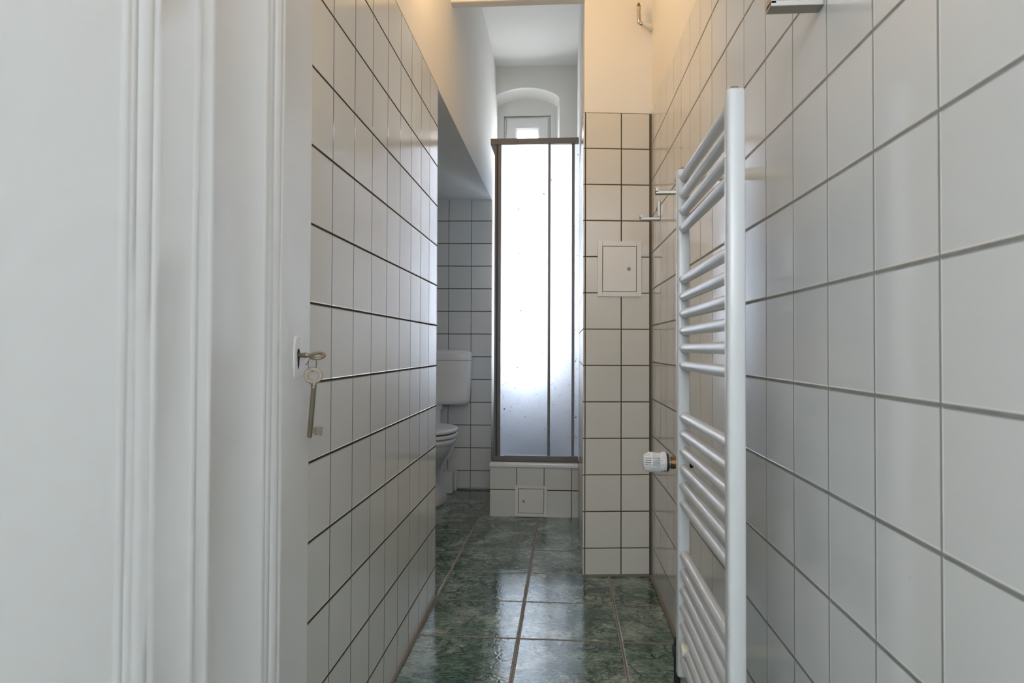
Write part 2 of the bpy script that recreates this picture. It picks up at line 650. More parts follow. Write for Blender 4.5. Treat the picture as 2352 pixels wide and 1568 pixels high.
# projecting pier on the right
ap = 0.12457
PX, PY = 0.07709, 2.96438


def pp(s, d=0.0):
    return (PX + math.cos(ap) * s - math.sin(ap) * d, PY + math.sin(ap) * s + math.cos(ap) * d)


bm = NB()
prism(bm, [pp(-0.004, 0.006), pp(0.31, 0.006), (0.40, 5.05), (0.0710, 5.05)], 0.0, CEIL + 0.02)
wc = struct('wall_pier', bm, M['plaster'])
bm = NB()
prism(bm, [pp(-0.0090), pp(0.286), pp(0.286, 0.008), pp(0.004, 0.008), (0.0720, 4.99), (0.0660, 4.99)], 0.0, 1.9385)
uv_tiles(bm, (PX, PY), ap, 1.7865, side=0.35)
obj('wall_tiling', bm, M['tile_warm'], wc)

# window wall with its arched recess
AX0, AX1 = -0.515, -0.056
SPR, APX = 2.7286, 2.799


def arch(x):
    t = (x - (AX0 - 0.02)) / (AX1 - AX0 + 0.02)
    h = 4 * t * (1 - t)
    z = SPR + 0.006 + (APX - SPR - 0.006) * h
    return z


bm = NB()
YW, YI, YO = 4.98, 5.20, 5.34
nseg = 28
xs = [AX0 + (AX1 - AX0) * i / nseg for i in range(nseg + 1)]
zs = [arch(x) for x in xs]
zs[-1] -= 0.016
zs[-2] -= 0.004


def quad(bm, a, b, c, d, mi=0):
    f = bm.faces.new([bm.verts.new(p) for p in (a, b, c, d)])
    f.material_index = mi
    return f


SILL = 0.66
TOPZ = CEIL + 0.02
quad(bm, (-0.6, YW, 0), (0.12, YW, 0), (0.12, YW, SILL), (-0.6, YW, SILL))
quad(bm, (AX1, YW, SILL), (0.12, YW, SILL), (0.12, YW, TOPZ), (AX1, YW, TOPZ))
quad(bm, (-0.6, YW, SILL), (AX0, YW, SILL), (AX0, YW, TOPZ), (-0.6, YW, TOPZ))
for i in range(nseg):
    quad(bm, (xs[i], YW, zs[i]), (xs[i + 1], YW, zs[i + 1]), (xs[i + 1], YW, TOPZ), (xs[i], YW, TOPZ))
    quad(bm, (xs[i], YI, zs[i] - 0.004), (xs[i + 1], YI, zs[i + 1] - 0.004), (xs[i + 1], YW, zs[i + 1]), (xs[i], YW, zs[i]))
XI0, XI1 = AX0, AX1 - 0.022
quad(bm, (AX1, YW, SILL), (AX1, YW, zs[-1]), (XI1, YI, zs[-1]), (XI1, YI, SILL))
quad(bm, (AX0, YW, SILL), (AX0, YI, SILL), (AX0, YI, zs[0]), (AX0, YW, zs[0]))
quad(bm, (AX0, YW, SILL), (AX1, YW, SILL), (AX1, YI, SILL), (AX0, YI, SILL))
WX0, WX1, WZ0, WZ1 = -0.470, -0.122, 0.70, 2.668
quad(bm, (AX0 - .03, YI, SILL), (WX0, YI, SILL), (WX0, YI, 2.9), (AX0 - .03, YI, 2.9))
quad(bm, (WX1, YI, SILL), (AX1 + .03, YI, SILL), (AX1 + .03, YI, 2.9), (WX1, YI, 2.9))
quad(bm, (WX0, YI, WZ1), (WX1, YI, WZ1), (WX1, YI, 2.9), (WX0, YI, 2.9))
quad(bm, (WX0, YI, SILL), (WX1, YI, SILL), (WX1, YI, WZ0), (WX0, YI, WZ0))
quad(bm, (WX0, YI, WZ0), (WX0, YO, WZ0), (WX0, YO, WZ1), (WX0, YI, WZ1))
quad(bm, (WX1, YI, WZ0), (WX1, YI, WZ1), (WX1, YO, WZ1), (WX1, YO, WZ0))
quad(bm, (WX0, YI, WZ1), (WX0, YO, WZ1), (WX1, YO, WZ1), (WX1, YI, WZ1))
quad(bm, (WX0, YI, WZ0), (WX1, YI, WZ0), (WX1, YO, WZ0), (WX0, YO, WZ0))
# outer masonry around the opening
box(bm, -2.2, WX0, YI + 0.005, YO, 0, TOPZ)
box(bm, WX1, 2.2, YI + 0.005, YO, 0, TOPZ)
box(bm, WX0, WX1, YI + 0.005, YO, 0, WZ0)
box(bm, WX0, WX1, YI + 0.005, YO, WZ1, TOPZ)
struct('wall_back', bm, M['plaster'])

# window: outer frame, two sashes, panes
bm = NB()
for (a, b_, c, d) in ((WX0, -0.450, WZ0, WZ1), (-0.144, WX1, WZ0, WZ1), (-0.45, -0.144, 2.650, WZ1), (-0.45, -0.144, WZ0, 0.73), (-0.45, -0.144, 1.835, 1.885)):
    box(bm, a, b_, 5.215, 5.275, c, d, 0.002)
w1 = struct('window_1', bm, M['upvc'])


def sash(z0, z1):
    bm = NB()
    X0, X1 = -0.449, -0.145
    gx0, gx1 = -0.3723, -0.2201
    gz0, gz1 = z0 + 0.075, z1 - 0.083
    # sloped bevel towards the glass
    o_ = [(X0, z0), (X1, z0), (X1, z1), (X0, z1)]
    m_ = [(gx0 - .012, gz0 - .012), (gx1 + .012, gz0 - .012), (gx1 + .012, gz1 + .012), (gx0 - .012, gz1 + .012)]
    i_ = [(gx0, gz0), (gx1, gz0), (gx1, gz1), (gx0, gz1)]

    def ring(pts, y):
        return [bm.verts.new((x, y, z)) for x, z in pts]
    R = [ring(o_, 5.262), ring(o_, 5.200), ring(m_, 5.198), ring(i_, 5.212), ring(i_, 5.262)]
    for a, b_ in zip(R, R[1:]):
        for i in range(4):
            j = (i + 1) % 4
            bm.faces.new((a[i], a[j], b_[j], b_[i]))
    bmesh.ops.recalc_face_normals(bm, faces=bm.faces)
    s = obj('sash', bm, M['upvc'], w1)
    bm = NB()
    box(bm, gx0, gx1, 5.236, 5.240, gz0, gz1)
    obj('pane', bm, M['pane'], s)
    bm = NB()
    box(bm, gx0, gx1, 5.232, 5.236, gz1 - 0.012, gz1 - 0.007)
    obj('seal', bm, M['alu_dark'], s, label='dark glazing seal along the top of the pane')
    return s


s1 = sash(1.878, 2.650)
s2 = sash(0.725, 1.842)
bm = NB()
box(bm, -0.466, -0.4545, 5.196, 5.214, 2.556, 2.640, 0.003)
obj('hinge', bm, M['upvc'], w1)

# hallway behind the camera: wall around the door opening, hall walls
bm = NB()
box(bm, -2.2, xl(0.3) - 0.003, 0.20, 0.299, 0, TOPZ)
box(bm, 0.39, 2.2, 0.20, 0.299, 0, TOPZ)
box(bm, xl(0.3) - 0.003, 0.39, 0.20, 0.299, 2.15, TOPZ)
struct('wall_front', bm, M['plaster'])
bm = NB()
box(bm, -2.2, -2.1, -3.0, 0.25, 0, TOPZ)
box(bm, 2.1, 2.2, -3.0, 0.25, 0, TOPZ)
box(bm, -2.2, 2.2, -3.0, -2.9, 0, TOPZ)
struct('wall_hall', bm, M['plaster'])

# mortar fillets along the floor and in the corner
bm = NB()
prism(bm, [(xl(0.31), 0.31), (xl(0.31) + 0.008, 0.31), (xl(2.66) + 0.008, 2.668), (xl(2.66), 2.668)], 0, 0.006)
struct('trim_2', bm, M['caulk'])
bm = NB()
prism(bm, ([(x, y) for y, x in XR[:-2]] + [(x - 0.011, y) for y, x in XR[:-2]][::-1]), 0, 0.007)
struct('trim_3', bm, M['caulk'])
bm = NB()
prism(bm, [pp(-0.009), pp(-0.009, -0.010), pp(0.28, -0.012), pp(0.28)], 0, 0.007)
struct('trim_4', bm, M['caulk'])
bm = NB()
prism(bm, [pp(0.2705, -0.0015), pp(0.286, -0.0015), pp(0.286, 0.002), pp(0.2705, 0.002)], 0, 1.936)
struct('trim_5', bm, M['joint'])

# ------------------------------------------------------------------ door on the left: lining and leaf
DX = -0.42
FR = [(.31, -.021), (.6380, -.021), (.6415, -.0185), (.6455, -.0160), (.648, -.0152), (.652, -.0158), (.6542, -.0178), (.656, -.0158), (.6647, -.0156), (.6655, -.0176), (.667, -.0165), (.672, -.0125), (.680, -.0098), (.688, -.0092), (.6895, -.0125), (.6913, -.0108), (.696, -.0080), (.7022, -.0084), (.703, -.0098), (.7650, -.0098), (.7665, -.0085), (.7715, -.0055), (.7780, -.0055), (.7792, -.008), (.7792, -.05), (.31, -.05)]
LF = [(.7806, -.048), (.7806, -.0095), (.7815, -.0090), (.8000, -.0090), (.8020, -.0065), (.8070, -.0045), (.8118, -.0050), (.8130, -.0070), (.9495, -.0070), (.9510, -.0050), (.9580, -.0028), (.9630, -.0035), (.9658, -.0055), (.9675, -.0042), (.9800, -.0036), (.9825, -.0055), (.9840, -.0042), (.9900, -.0005), (.9970, .0012), (1.0040, .0014), (1.0058, -.0020), (1.0075, -.0008), (1.0110, .0012), (1.0165, .0016), (1.0187, 0.0), (1.1262, 0.0), (1.1283, -.0018), (1.1283, -.048)]


def extrude_profile(bm, prof, z0, z1, wob=0.0, nz=40):
    # no camera-facing flat card: closed section, slight hand-painted waviness along the height
    rows = []
    rnd = random.Random(3)
    ph = [rnd.uniform(0, 6.28) for _ in prof]
    for kz in range(nz + 1):
        z = z0 + (z1 - z0) * kz / nz
        rows.append([bm.verts.new((DX + (h * 0.34 if h > -0.03 else h) + wob * math.sin(z * 7 + ph[i]) * (1 if h > -0.03 else 0), y, z)) for i, (y, h) in enumerate(prof)])
    n = len(prof)
    for a, b_ in zip(rows, rows[1:]):
        for i in range(n):
            j = (i + 1) % n
            bm.faces.new((a[i], a[j], b_[j], b_[i]))
    bm.faces.new(rows[0][::-1])
    bm.faces.new(rows[-1])
    bmesh.ops.recalc_face_normals(bm, faces=bm.faces)


bm = NB()
extrude_profile(bm, FR, 0.0, 2.12, 0.00025)
struct('trim_6', bm, M['paint'], smooth=True)
bm = NB()
extrude_profile(bm, LF, 0.012, 2.08, 0.00025)
door = struct('door_1', bm, M['paint'], smooth=True)

# keyhole plate, thickly over-painted
bm = NB()
rnd = random.Random(8)
outline = []
for i in range(46):
    t = 2 * PI * i / 46
    c, s = math.cos(t), math.sin(t)
    n = 5.0
    y = 1.0765 + 0.0185 * math.copysign(abs(c) ** (2 / n), c)
    z = 0.9310 + 0.0335 * math.copysign(abs(s) ** (2 / n), s)
    outline.append((y + rnd.uniform(-.0011, .0011), z + rnd.uniform(-.0011, .0011)))
r0 = [bm.verts.new((DX - 0.001, y, z)) for y, z in outline]
r1 = [bm.verts.new((DX + 0.0007, y, z)) for y, z in outline]
r2 = [bm.verts.new((DX + 0.0014 + rnd.uniform(-.0004, .0004), 1.0765 + (y - 1.0765) * 0.84, 0.931 + (z - 0.931) * 0.9)) for y, z in outline]
for a, b_ in ((r0, r1), (r1, r2)):
    for i in range(46):
        j = (i + 1) % 46
        bm.faces.new((a[i], a[j], b_[j], b_[i]))
bm.faces.new(r2)
bm.faces.new(r0[::-1])
bmesh.ops.recalc_face_normals(bm, faces=bm.faces)
esc = obj('keyhole_plate', bm, M['paint'], door, label='white over-painted keyhole plate with chipped edges')
bm = NB()
kh = []
for i in range(14):
    t = PI * i / 13
    kh.append((1.0745 + 0.0050 * math.cos(t), 0.9375 + 0.0070 * math.sin(t)))
kh += [(1.0705, 0.930), (1.0720, 0.918), (1.0745, 0.9125), (1.0775, 0.918), (1.0785, 0.930)]
a = [bm.verts.new((DX + 0.0010, y, z)) for y, z in kh]
b_ = [bm.verts.new((DX + 0.0021, y, z)) for y, z in kh]
bm.faces.new(b_)
for i in range(len(kh)):
    j = (i + 1) % len(kh)
    bm.faces.new((a[i], a[j], b_[j], b_[i]))
bmesh.ops.recalc_face_normals(bm, faces=bm.faces)
obj('keyhole', bm, M['black'], esc, label='raised black shape painting in the shade of the keyhole')  # no real hole: its shade is a black shape on the plate

# ------------------------------------------------------------------ keys


def ring_flat(bm, c, ax, ay, ro, ri, th, seg=40, ex=1.0):
    """flat annular key bow in the plane (ax, ay)"""
    c, ax, ay = Vector(c), Vector(ax).normalized(), Vector(ay).normalized()
    nrm = ax.cross(ay)
    prof = [(ri[0], -th * .35), (ri[0] + .0006, -th * .5), (ro[0] - .0008, -th * .5), (ro[0], -th * .3), (ro[0], th * .3), (ro[0] - .0008, th * .5), (ri[0] + .0006, th * .5), (ri[0], th * .35)]
    rings = []
    for i in range(seg):
        t = 2 * PI * i / seg
        row = []
        for q, (r, h) in enumerate(prof):
            f = (r - ri[0]) / (ro[0] - ri[0])
            rx = ri[0] + f * (ro[0] - ri[0])
            ry = ri[1] + f * (ro[1] - ri[1])
            row.append(bm.verts.new(c + ax * rx * math.cos(t) + ay * ry * math.sin(t) + nrm * h))
        rings.append(row)
    n = len(prof)
    for i in range(seg):
        A, B = rings[i], rings[(i + 1) % seg]
        for q in range(n):
            w = (q + 1) % n
            bm.faces.new((A[q], A[w], B[w], B[q]))
    bmesh.ops.recalc_face_normals(bm, faces=bm.faces)


KY = 1.0745
k1 = thing('key', (DX, KY, 0.934), 'old nickel key stuck in the keyhole of the white door', 'key')
bm = NB()
lathe(bm, (DX - 0.02, KY, 0.9352), (1, 0, -0.03), [(0, .0035), (.030, .0035), (.0315, .0044), (.0325, .0036), (.0345, .0046), (.0365, .0034), (.0385, .0028)], 18)
obj('shank', bm, M['key'], k1, smooth=True)
bm = NB()
tl = math.radians(27)
ring_flat(bm, (-0.3882, KY, 0.9333), (1, 0, 0), (0, math.cos(tl), math.sin(tl)), (.0136, .0115), (.0082, .0065), .0034)
obj('bow', bm, M['key'], k1, smooth=True)

kr = thing('key_ring', (-0.3925, KY - 0.004, 0.921), 'thin black wire ring joining the two keys', 'ring')
bm = NB()
pts = []
for i in range(40):
    t = 2 * PI * i / 40
    pts.append((-0.3925 + 0.0056 * math.cos(t), KY - 0.009 + 0.002 * math.cos(t), 0.9215 + 0.0120 * math.sin(t)))
tube(bm, pts, 0.00055, 8, closed=True)
tube(bm, [(-0.3978, KY - 0.011, 0.926), (-0.4000, KY - 0.011, 0.9215), (-0.4020, KY - 0.011, 0.9198), (-0.4028, KY - 0.011, 0.9205)], 0.00055, 8)
obj('wire', bm, M['wire'], kr, smooth=True)

k2 = thing('key', (-0.392, KY - 0.004, 0.903), 'long nickel key hanging from the wire ring, its bit at the bottom', 'key')
bm = NB()
YK2 = KY - 0.010
ring_flat(bm, (-0.3905, YK2, 0.9030), (1, 0.25, 0), (0, 0, 1), (.0142, .0130), (.0082, .0072), .0034)
obj('bow', bm, M['key'], k2, smooth=True)
top = Vector((-0.3892, YK2, 0.8915))
tip = Vector((-0.3957, YK2, 0.8070))
bm = NB()
L = (tip - top).length
lathe(bm, top, tip - top, [(0, .0030), (.003, .0034), (.0035, .0046), (.0050, .0046), (.0056, .0040), (.0075, .0046), (.009, .0040), (L - .002, .0040), (L, .0026)], 18)
obj('shank', bm, M['key'], k2, smooth=True)
bm = NB()
d = (tip - top).normalized()
px_ = Vector((-d.z, 0, d.x))
px_ = px_ if px_.x > 0 else -px_
base = tip - d * 0.0120
Mk = Matrix((( px_.x, 0, d.x, base.x), (0, 1, 0, YK2), (px_.z, 0, d.z, base.z), (0, 0, 0, 1)))
box(bm, 0.003, 0.0068, -0.0008, 0.0008, -0.0045, 0.0045, M4=Mk)
box(bm, 0.0060, 0.0085, -0.0018, 0.0018, -0.0062, 0.0066, 0.0004, M4=Mk)
box(bm, 0.0085, 0.0160, -0.0011, 0.0011, -0.0066, 0.0068, 0.0005, M4=Mk)
box(bm, 0.0150, 0.0188, -0.0017, 0.0017, -0.0068, 0.0070, 0.0005, M4=Mk)
obj('bit', bm, M['key'], k2)

# ------------------------------------------------------------------ towel radiator
RX = 0.258
Y1, Y2 = 1.111, 1.602
RT_, RB = 1.3475, 0.2235
rad = thing('towel_radiator', (RX, 1.36, RB), 'tall white ladder towel radiator on the right tiled wall', 'radiator')


def post(yc):
    bm = NB()
    hx, hy = 0.0135, 0.0155
    # D-shaped section, rounded towards the room
    sec = []
    for i in range(15):
        t = PI / 2 + PI * i / 14
        sec.append((RX - hx * 0.30 + hx * 0.70 * math.copysign(abs(math.cos(t)) ** .7, math.cos(t)), yc + hy * math.copysign(abs(math.sin(t)) ** .55, math.sin(t))))
    sec += [(RX + hx - .002, yc - hy), (RX + hx, yc - hy + .002), (RX + hx, yc + hy - .002), (RX + hx - .002, yc + hy)]
    rows = []
    for z, f in ((RB, .80), (RB + .0015, .92), (RB + .005, 1.0), (RT_ - .005, 1.0), (RT_ - .0015, .92), (RT_, .80)):
        rows.append([bm.verts.new((RX + (x - RX) * f, yc + (y - yc) * f, z)) for x, y in sec])
    for a, b_ in zip(rows, rows[1:]):
        for i in range(len(sec)):
            j = (i + 1) % len(sec)
            bm.faces.new((a[i], a[j], b_[j], b_[i]))
    bm.faces.new(rows[0][::-1])
    bm.faces.new(rows[-1])
    bmesh.ops.recalc_face_normals(bm, faces=bm.faces)
    o = obj('post', bm, M['radiator'], rad, smooth=True, angle=50)
    bm = NB()
    lathe(bm, (RX, yc, RT_ - 0.003), (0, 0, 1), [(0, .0088), (.0062, .0088), (.0072, .0080), (.0074, .0050), (.0066, .0046)], 24)
    obj('bleed_plug', bm, M['chrome'], o, smooth=True, label='small chrome plug on top of the post')


post(Y1)
post(Y2)
for kz in list(range(0, 4)) + list(range(6, 12)) + list(range(14, 20)) + list(range(22, 29)):
    z = 1.3284 - 0.03803 * kz
    bm = NB()
    lathe(bm, (RX + 0.0015, Y1 + 0.012, z), (0, 1, 0), [(0, .0105), (Y2 - Y1 - 0.0275, .0105), (Y2 - Y1 - 0.0262, .0118), (Y2 - Y1 - 0.0245, .0122)], 22)
    obj('rung', bm, M['radiator'], rad, smooth=True)
for (y, z, bx) in ((1.535, 1.3200, 0.2790), (1.535, 0.3060, 0.2420)):
    bm = NB()
    D_ = xr(y) - bx - 0.0005
    lathe(bm, (bx, y, z), (1, 0, 0), [(0, .004), (.0012, .0125), (.003, .0140), (.006, .0142), (.022, .0135), (.023, .0110), (.030, .0108), (.031, .0130), (D_, .0130)], 28)
    obj('wall_bracket', bm, M['cream'], rad, smooth=True, label='cream plastic wall bracket with round cap')

# thermostat valve on the wall behind the far post
TY, TZ = 1.745, 0.6695
tv = thing('thermostat_valve', (0.37, TY, TZ), 'white numbered thermostat head with brass nut behind the towel radiator', 'thermostat')
XT = 0.1862


def tz(t, r, th):
    return (XT + t, TY - r * math.cos(th), TZ + r * math.sin(th))


bm = NB()
lathe(bm, (XT + .0025, TY, TZ), (1, 0, 0), [(0, .015), (.004, .0195), (.04, .0200), (.042, .0200)], 32)
core = obj('slot_shade_core', bm, M['black'], tv, smooth=True, label='black core painting in the shade of the slots')  # plain inner cylinder, coloured black as the shade between the ribs
bm = NB()
nr = 30
for i in range(nr):
    th0 = 2 * PI * i / nr
    w = 2 * PI / nr * 0.29
    prof = [(.0015, .0170), (.004, .0208), (.009, .0228), (.020, .0234), (.040, .0238)]
    grid_ = []
    for t, r in prof:
        grid_.append([bm.verts.new(tz(t, r, th0 - w)), bm.verts.new(tz(t, r, th0 + w)), bm.verts.new(tz(t, r - .0035, th0 + w)), bm.verts.new(tz(t, r - .0035, th0 - w))])
    for a, b_ in zip(grid_, grid_[1:]):
        for q in range(4):
            s_ = (q + 1) % 4
            bm.faces.new((a[q], a[s_], b_[s_], b_[q]))
bmesh.ops.recalc_face_normals(bm, faces=bm.faces)
lathe(bm, (XT, TY, TZ), (1, 0, 0), [(0, .001), (.0002, .0150), (.0022, .0186), (.0040, .0186), (.0040, .0150)], 40, caps=False)
lathe(bm, (XT + .0182, TY, TZ), (1, 0, 0), [(0, .0195), (0, .0234), (.0022, .0236), (.0022, .0195)], 40, caps=False)
gr = obj('slotted_grip', bm, M['white_plastic'], tv, smooth=True)
bm = NB()
lathe(bm, (XT + .0395, TY, TZ), (1, 0, 0), [(0, .0190), (0, .0238), (.0140, .0242), (.0152, .0236), (.0152, .0190)], 48)
box(bm, XT + .0105, XT + .026, TY - .004, TY + .004, TZ + .0225, TZ + .0252, .0008)
box(bm, XT + .043, XT + .0535, TY - .003, TY + .003, TZ + .0235, TZ + .0260, .0006)
sk = obj('scale_ring', bm, M['white_plastic'], tv, smooth=True)


def glyph(txt, size):
    cu = bpy.data.curves.new('glyph', 'FONT')
    cu.body = txt
    cu.size = size
    cu.align_x = 'CENTER'
    cu.align_y = 'CENTER'
    cu.extrude = 0.0
    to = bpy.data.objects.new('glyph', cu)
    col.objects.link(to)
    dg = bpy.context.evaluated_depsgraph_get()
    me = bpy.data.meshes.new_from_object(to.evaluated_get(dg))
    bpy.data.objects.remove(to)
    bm = NB()
    bm.from_mesh(me)
    bpy.data.meshes.remove(me)
    return bm


def wrap(bm, t, th0, r=0.02438):
    # lay a flat glyph (x, y) round the cylinder: glyph y runs along the axis, glyph x runs downwards
    for v in bm.verts:
        v.co = Vector(tz(t + v.co.y, r, th0 - v.co.x / r))
    return bm


for txt, dg_ in (('1', 38), ('2', -3), ('3', -46)):
    obj('numeral', wrap(glyph(txt, 0.0062), 0.0442, math.radians(dg_)), M['print'], sk)
bm = NB()
pts = [(0.0022 * math.cos(t), 0.0022 * math.sin(t)) for t in [PI * 1.05 + i * PI * 0.95 / 10 for i in range(11)]]
inn = [(0.0022 * math.cos(t) * .9, 0.0012 * math.sin(t) * .7) for t in [PI * 1.05 + i * PI * 0.95 / 10 for i in range(11)]]
vo = [bm.verts.new((x, y, 0)) for x, y in pts]
vi = [bm.verts.new((x, y, 0)) for x, y in inn]
for i in range(10):
    bm.faces.new((vo[i], vo[i + 1], vi[i + 1], vi[i]))
obj('moon_mark', wrap(bm, 0.0442, math.radians(19)), M['print'], sk)
bm = NB()
for dg_, w in ((38, .0036), (-2, .0040), (-10, .0026), (-17, .0026), (-25, .0022), (-32, .0022), (-39, .0022), (-46, .0040), (-54, .0022)):
    th = math.radians(dg_)
    hw = 0.00028 if dg_ != -46 else 0.0016
    vs = [bm.verts.new(tz(0.0505 + a, 0.02438, th + c / .0244)) for a, c in ((-w / 2, -hw), (w / 2, -hw), (w / 2, hw), (-w / 2, hw))]
    bm.faces.new(vs)
obj('tick_marks', bm, M['print'], sk)
bm = NB()
lathe(bm, (XT + .0545, TY, TZ), (1, 0, 0), [(0, .0205), (.0016, .0235), (.0026, .0235), (.0028, .0195), (.0045, .0195), (.0050, .0215), (.0066, .0205), (.0070, .0160)], 40)
obj('collar', bm, M['alu_dark'], tv, smooth=True, label='dark collar ring')
bm = NB()
lathe(bm, (XT + .0600, TY, TZ), (1, 0, 0), [(0, .0130), (.004, .0135), (.0062, .0130)], 30)
obj('sleeve', bm, M['chrome'], tv, smooth=True)
bm = NB()
lathe(bm, (XT + .0655, TY, TZ), (1, 0, 0), [(0, .0135), (.001, .0150), (.012, .0150), (.013, .0130)], 12)
obj('nut', bm, M['brass'], tv, label='brass union nut')
bm = NB()
lathe(bm, (XT + .077, TY, TZ), (1, 0, 0), [(0, .0105), (.020, .0115), (.040, .0125), (.046, .0090)], 24)
tube(bm, [(XT + .095, TY, TZ), (XT + .090, TY - .03, TZ), (0.262, Y2 + .05, TZ), (0.260, Y2 + .0150, TZ)], .0085, 16)
vb = obj('valve_body', bm, M['darkpipe'], tv, smooth=True, label='dark valve body joined to the radiator post')

bm = NB()
tube(bm, [(0.2545, 1.658, 0.001), (0.2545, 1.658, 0.20), (0.2545, 1.658, 0.268), (0.2550, 1.652, 0.282), (0.2558, 1.640, 0.287), (0.2565, Y2 + 0.0150, 0.287)], 0.0075, 14)
box(bm, 0.2445, 0.2650, 1.648, 1.668, 0.240, 0.266, 0.003)
pipe = obj('supply_pipe', bm, M['darkpipe'], None, smooth=True)
tag(pipe, 'dark supply pipe rising from the floor behind the far radiator post', 'pipe')

# ------------------------------------------------------------------ shelf brackets on the right wall


def bracket_parts(root, y0, z0):
    xw = xr(y0) - 0.0005
    bm = NB()
    box(bm, xw - 0.0765, xw, y0, y0 + 0.027, z0, z0 + 0.0088, 0.0007)
    box(bm, xw - 0.0765, xw - 0.0685, y0, y0 + 0.027, z0 + 0.004, z0 + 0.0195, 0.0007)
    obj('arm', bm, M['steel'], root)
    bm = NB()
    box(bm, xw - 0.0105, xw, y0 + 0.002, y0 + 0.025, z0 + 0.0085, z0 + 0.0715, 0.001)
    lathe(bm, (xw - 0.0150, y0 + 0.0135, z0 + 0.045), (1, 0, 0), [(0, .003), (.001, .0042), (.006, .0042)], 16)
    obj('wall_plate', bm, M['steel'], root)
    bm = NB()
    lathe(bm, (xw - 0.0065, y0 - 0.004, z0 + 0.0118), (0, 1, 0), [(0, .0016), (.001, .0030), (.006, .0030)], 16)
    obj('screw', bm, M['chrome'], root, smooth=True)


for (y, z, lab) in ((1.070, 1.4583, 'nearest metal shelf bracket, cut off by the top edge above the radiator'),
                    (2.300, 1.4478, 'metal shelf bracket half hidden behind the far radiator post'),
                    (2.740, 1.4430, 'farthest metal shelf bracket with upright wall plate, beside the tiled pier')):
    b0 = thing('shelf_bracket', (xr(y), y, z), lab, 'bracket', 'shelf brackets on the right wall')
    bracket_parts(b0, y, z)

# ------------------------------------------------------------------ capped water pipe high on the pier
wp = thing('water_pipe', (0.300, 2.985, 2.297), 'short chrome elbow pipe with brass end high on the plastered pier', 'pipe')
bm = NB()
yq = 2.952
tube(bm, [(0.312, yq, 2.3005), (0.3055, yq, 2.3015), (0.2995, yq, 2.307), (0.298, yq, 2.318), (0.297, yq, 2.345), (0.2965, yq, 2.362)], [.0078, .0082, .0086, .0080, .0074, .0072], 18)
obj('elbow', bm, M['chrome'], wp, smooth=True)
bm = NB()
lathe(bm, (0.2965, yq, 2.355), (0, 0, 1), [(0, .0075), (.002, .0092), (.017, .0092), (.019, .0080)], 6)
obj('hex_nut', bm, M['chrome'], wp)
bm = NB()
lathe(bm, (0.2965, yq, 2.3735), (0, 0, 1), [(0, .0080), (.004, .0080), (.0045, .0062), (.010, .0058), (.0105, .0046), (.015, .0044)], 20)
obj('threaded_end', bm, M['brass'], wp, smooth=True, label='brass threaded end')
bm = NB()
rnd = random.Random(12)
tube(bm, [(0.309, yq, 2.3000), (0.322, yq + .008, 2.2990), (0.338, yq + .018, 2.2985), (0.356, yq + .028, 2.2980)], [.0078, .0085, .0105, .0135], 14)
for v in bm.verts:
    v.co += Vector((0, rnd.uniform(-.0010, .0010), rnd.uniform(-.0012, .0012)))
obj('mortar_patch', bm, M['plaster'], wp, smooth=True, label='rough plaster where the pipe leaves the corner')

# ------------------------------------------------------------------ access hatches


def hatch(name, loc, rz, w, h, fw, lock, label, lockside):
    root = thing(name, loc, label, 'hatch', None, rz)
    W = WORLD[root]
    bm = NB()
    for (a, b_, c, d) in ((0, fw, 0, h), (w - fw, w, 0, h), (fw, w - fw, 0, fw), (fw, w - fw, h - fw, h)):
        box(bm, a, b_, -0.006, 0.001, c, d, 0.0016)
    bmesh.ops.transform(bm, matrix=W, verts=bm.verts)
    obj('frame', bm, M['hatch'], root)
    bm = NB()
    box(bm, fw, w - fw, -0.001, 0.001, fw, h - fw)
    bmesh.ops.transform(bm, matrix=W, verts=bm.verts)
    obj('gap', bm, M['black'], root, label='black sheet painting in the shade of the gap round the hatch door')  # seam shade is this black backing sheet, showing round the door
    bm = NB()
    g = 0.0021
    box(bm, fw + g, w - fw - g, -0.0055, 0.0005, fw + g, h - fw - g, 0.0006)
    bmesh.ops.transform(bm, matrix=W, verts=bm.verts)
    dr = obj('door', bm, M['hatch'], root)
    bm = NB()
    lathe(bm, (lock[0], -0.0050, lock[1]), (0, -1, 0), [(0, .0058), (.0012, .0058), (.0016, .0046), (.0010, .0032), (.0010, .0002)], 24)
    bmesh.ops.transform(bm, matrix=W, verts=bm.verts)
    lk = obj('lock', bm, M['steel'], dr, smooth=True)
    bm = NB()
    lathe(bm, (lock[0], -0.0049, lock[1]), (0, -1, 0), [(0, .0074), (.0008, .0074), (.0008, .0056)], 24, caps=False)
    bmesh.ops.transform(bm, matrix=W, verts=bm.verts)
    obj('lock_ring', bm, M['alu_dark'], dr)
    return root


s0 = 0.0512
hx_, hy_ = pp(s0)
hatch('access_hatch', (hx_, hy_, 1.1633), ap, 0.185, 0.232, 0.0200, (0.1320, 0.1165), 'cream white square access hatch at chest height on the tiled pier', 'r')

# ------------------------------------------------------------------ shower: tiled base, tray, enclosure
ash = 0.0203
SX0, SX1 = -0.4285, 0.066


def ys(x, d=0.0):
    return 3.966 + math.tan(ash) * (x + 0.4285) * 0.5 + d


bm = NB()
prism(bm, [(SX0, ys(SX0)), (SX1, ys(SX1)), (SX1, 4.975), (SX0, 4.975)], 0.0, 0.2745)
uv_tiles(bm, (-0.2781, 3.967), 0.0101, 0.1497, 0.1535, side=0.2)
struct('trim_7', bm, M['tile_left'])
hatch('access_hatch', (-0.2873, ys(-0.2873) - 0.0005, 0.003), 0.0101, 0.1806, 0.1735, 0.0182, (0.0488, 0.0848), 'low white access hatch in the tiled shower base near the floor', 'l')

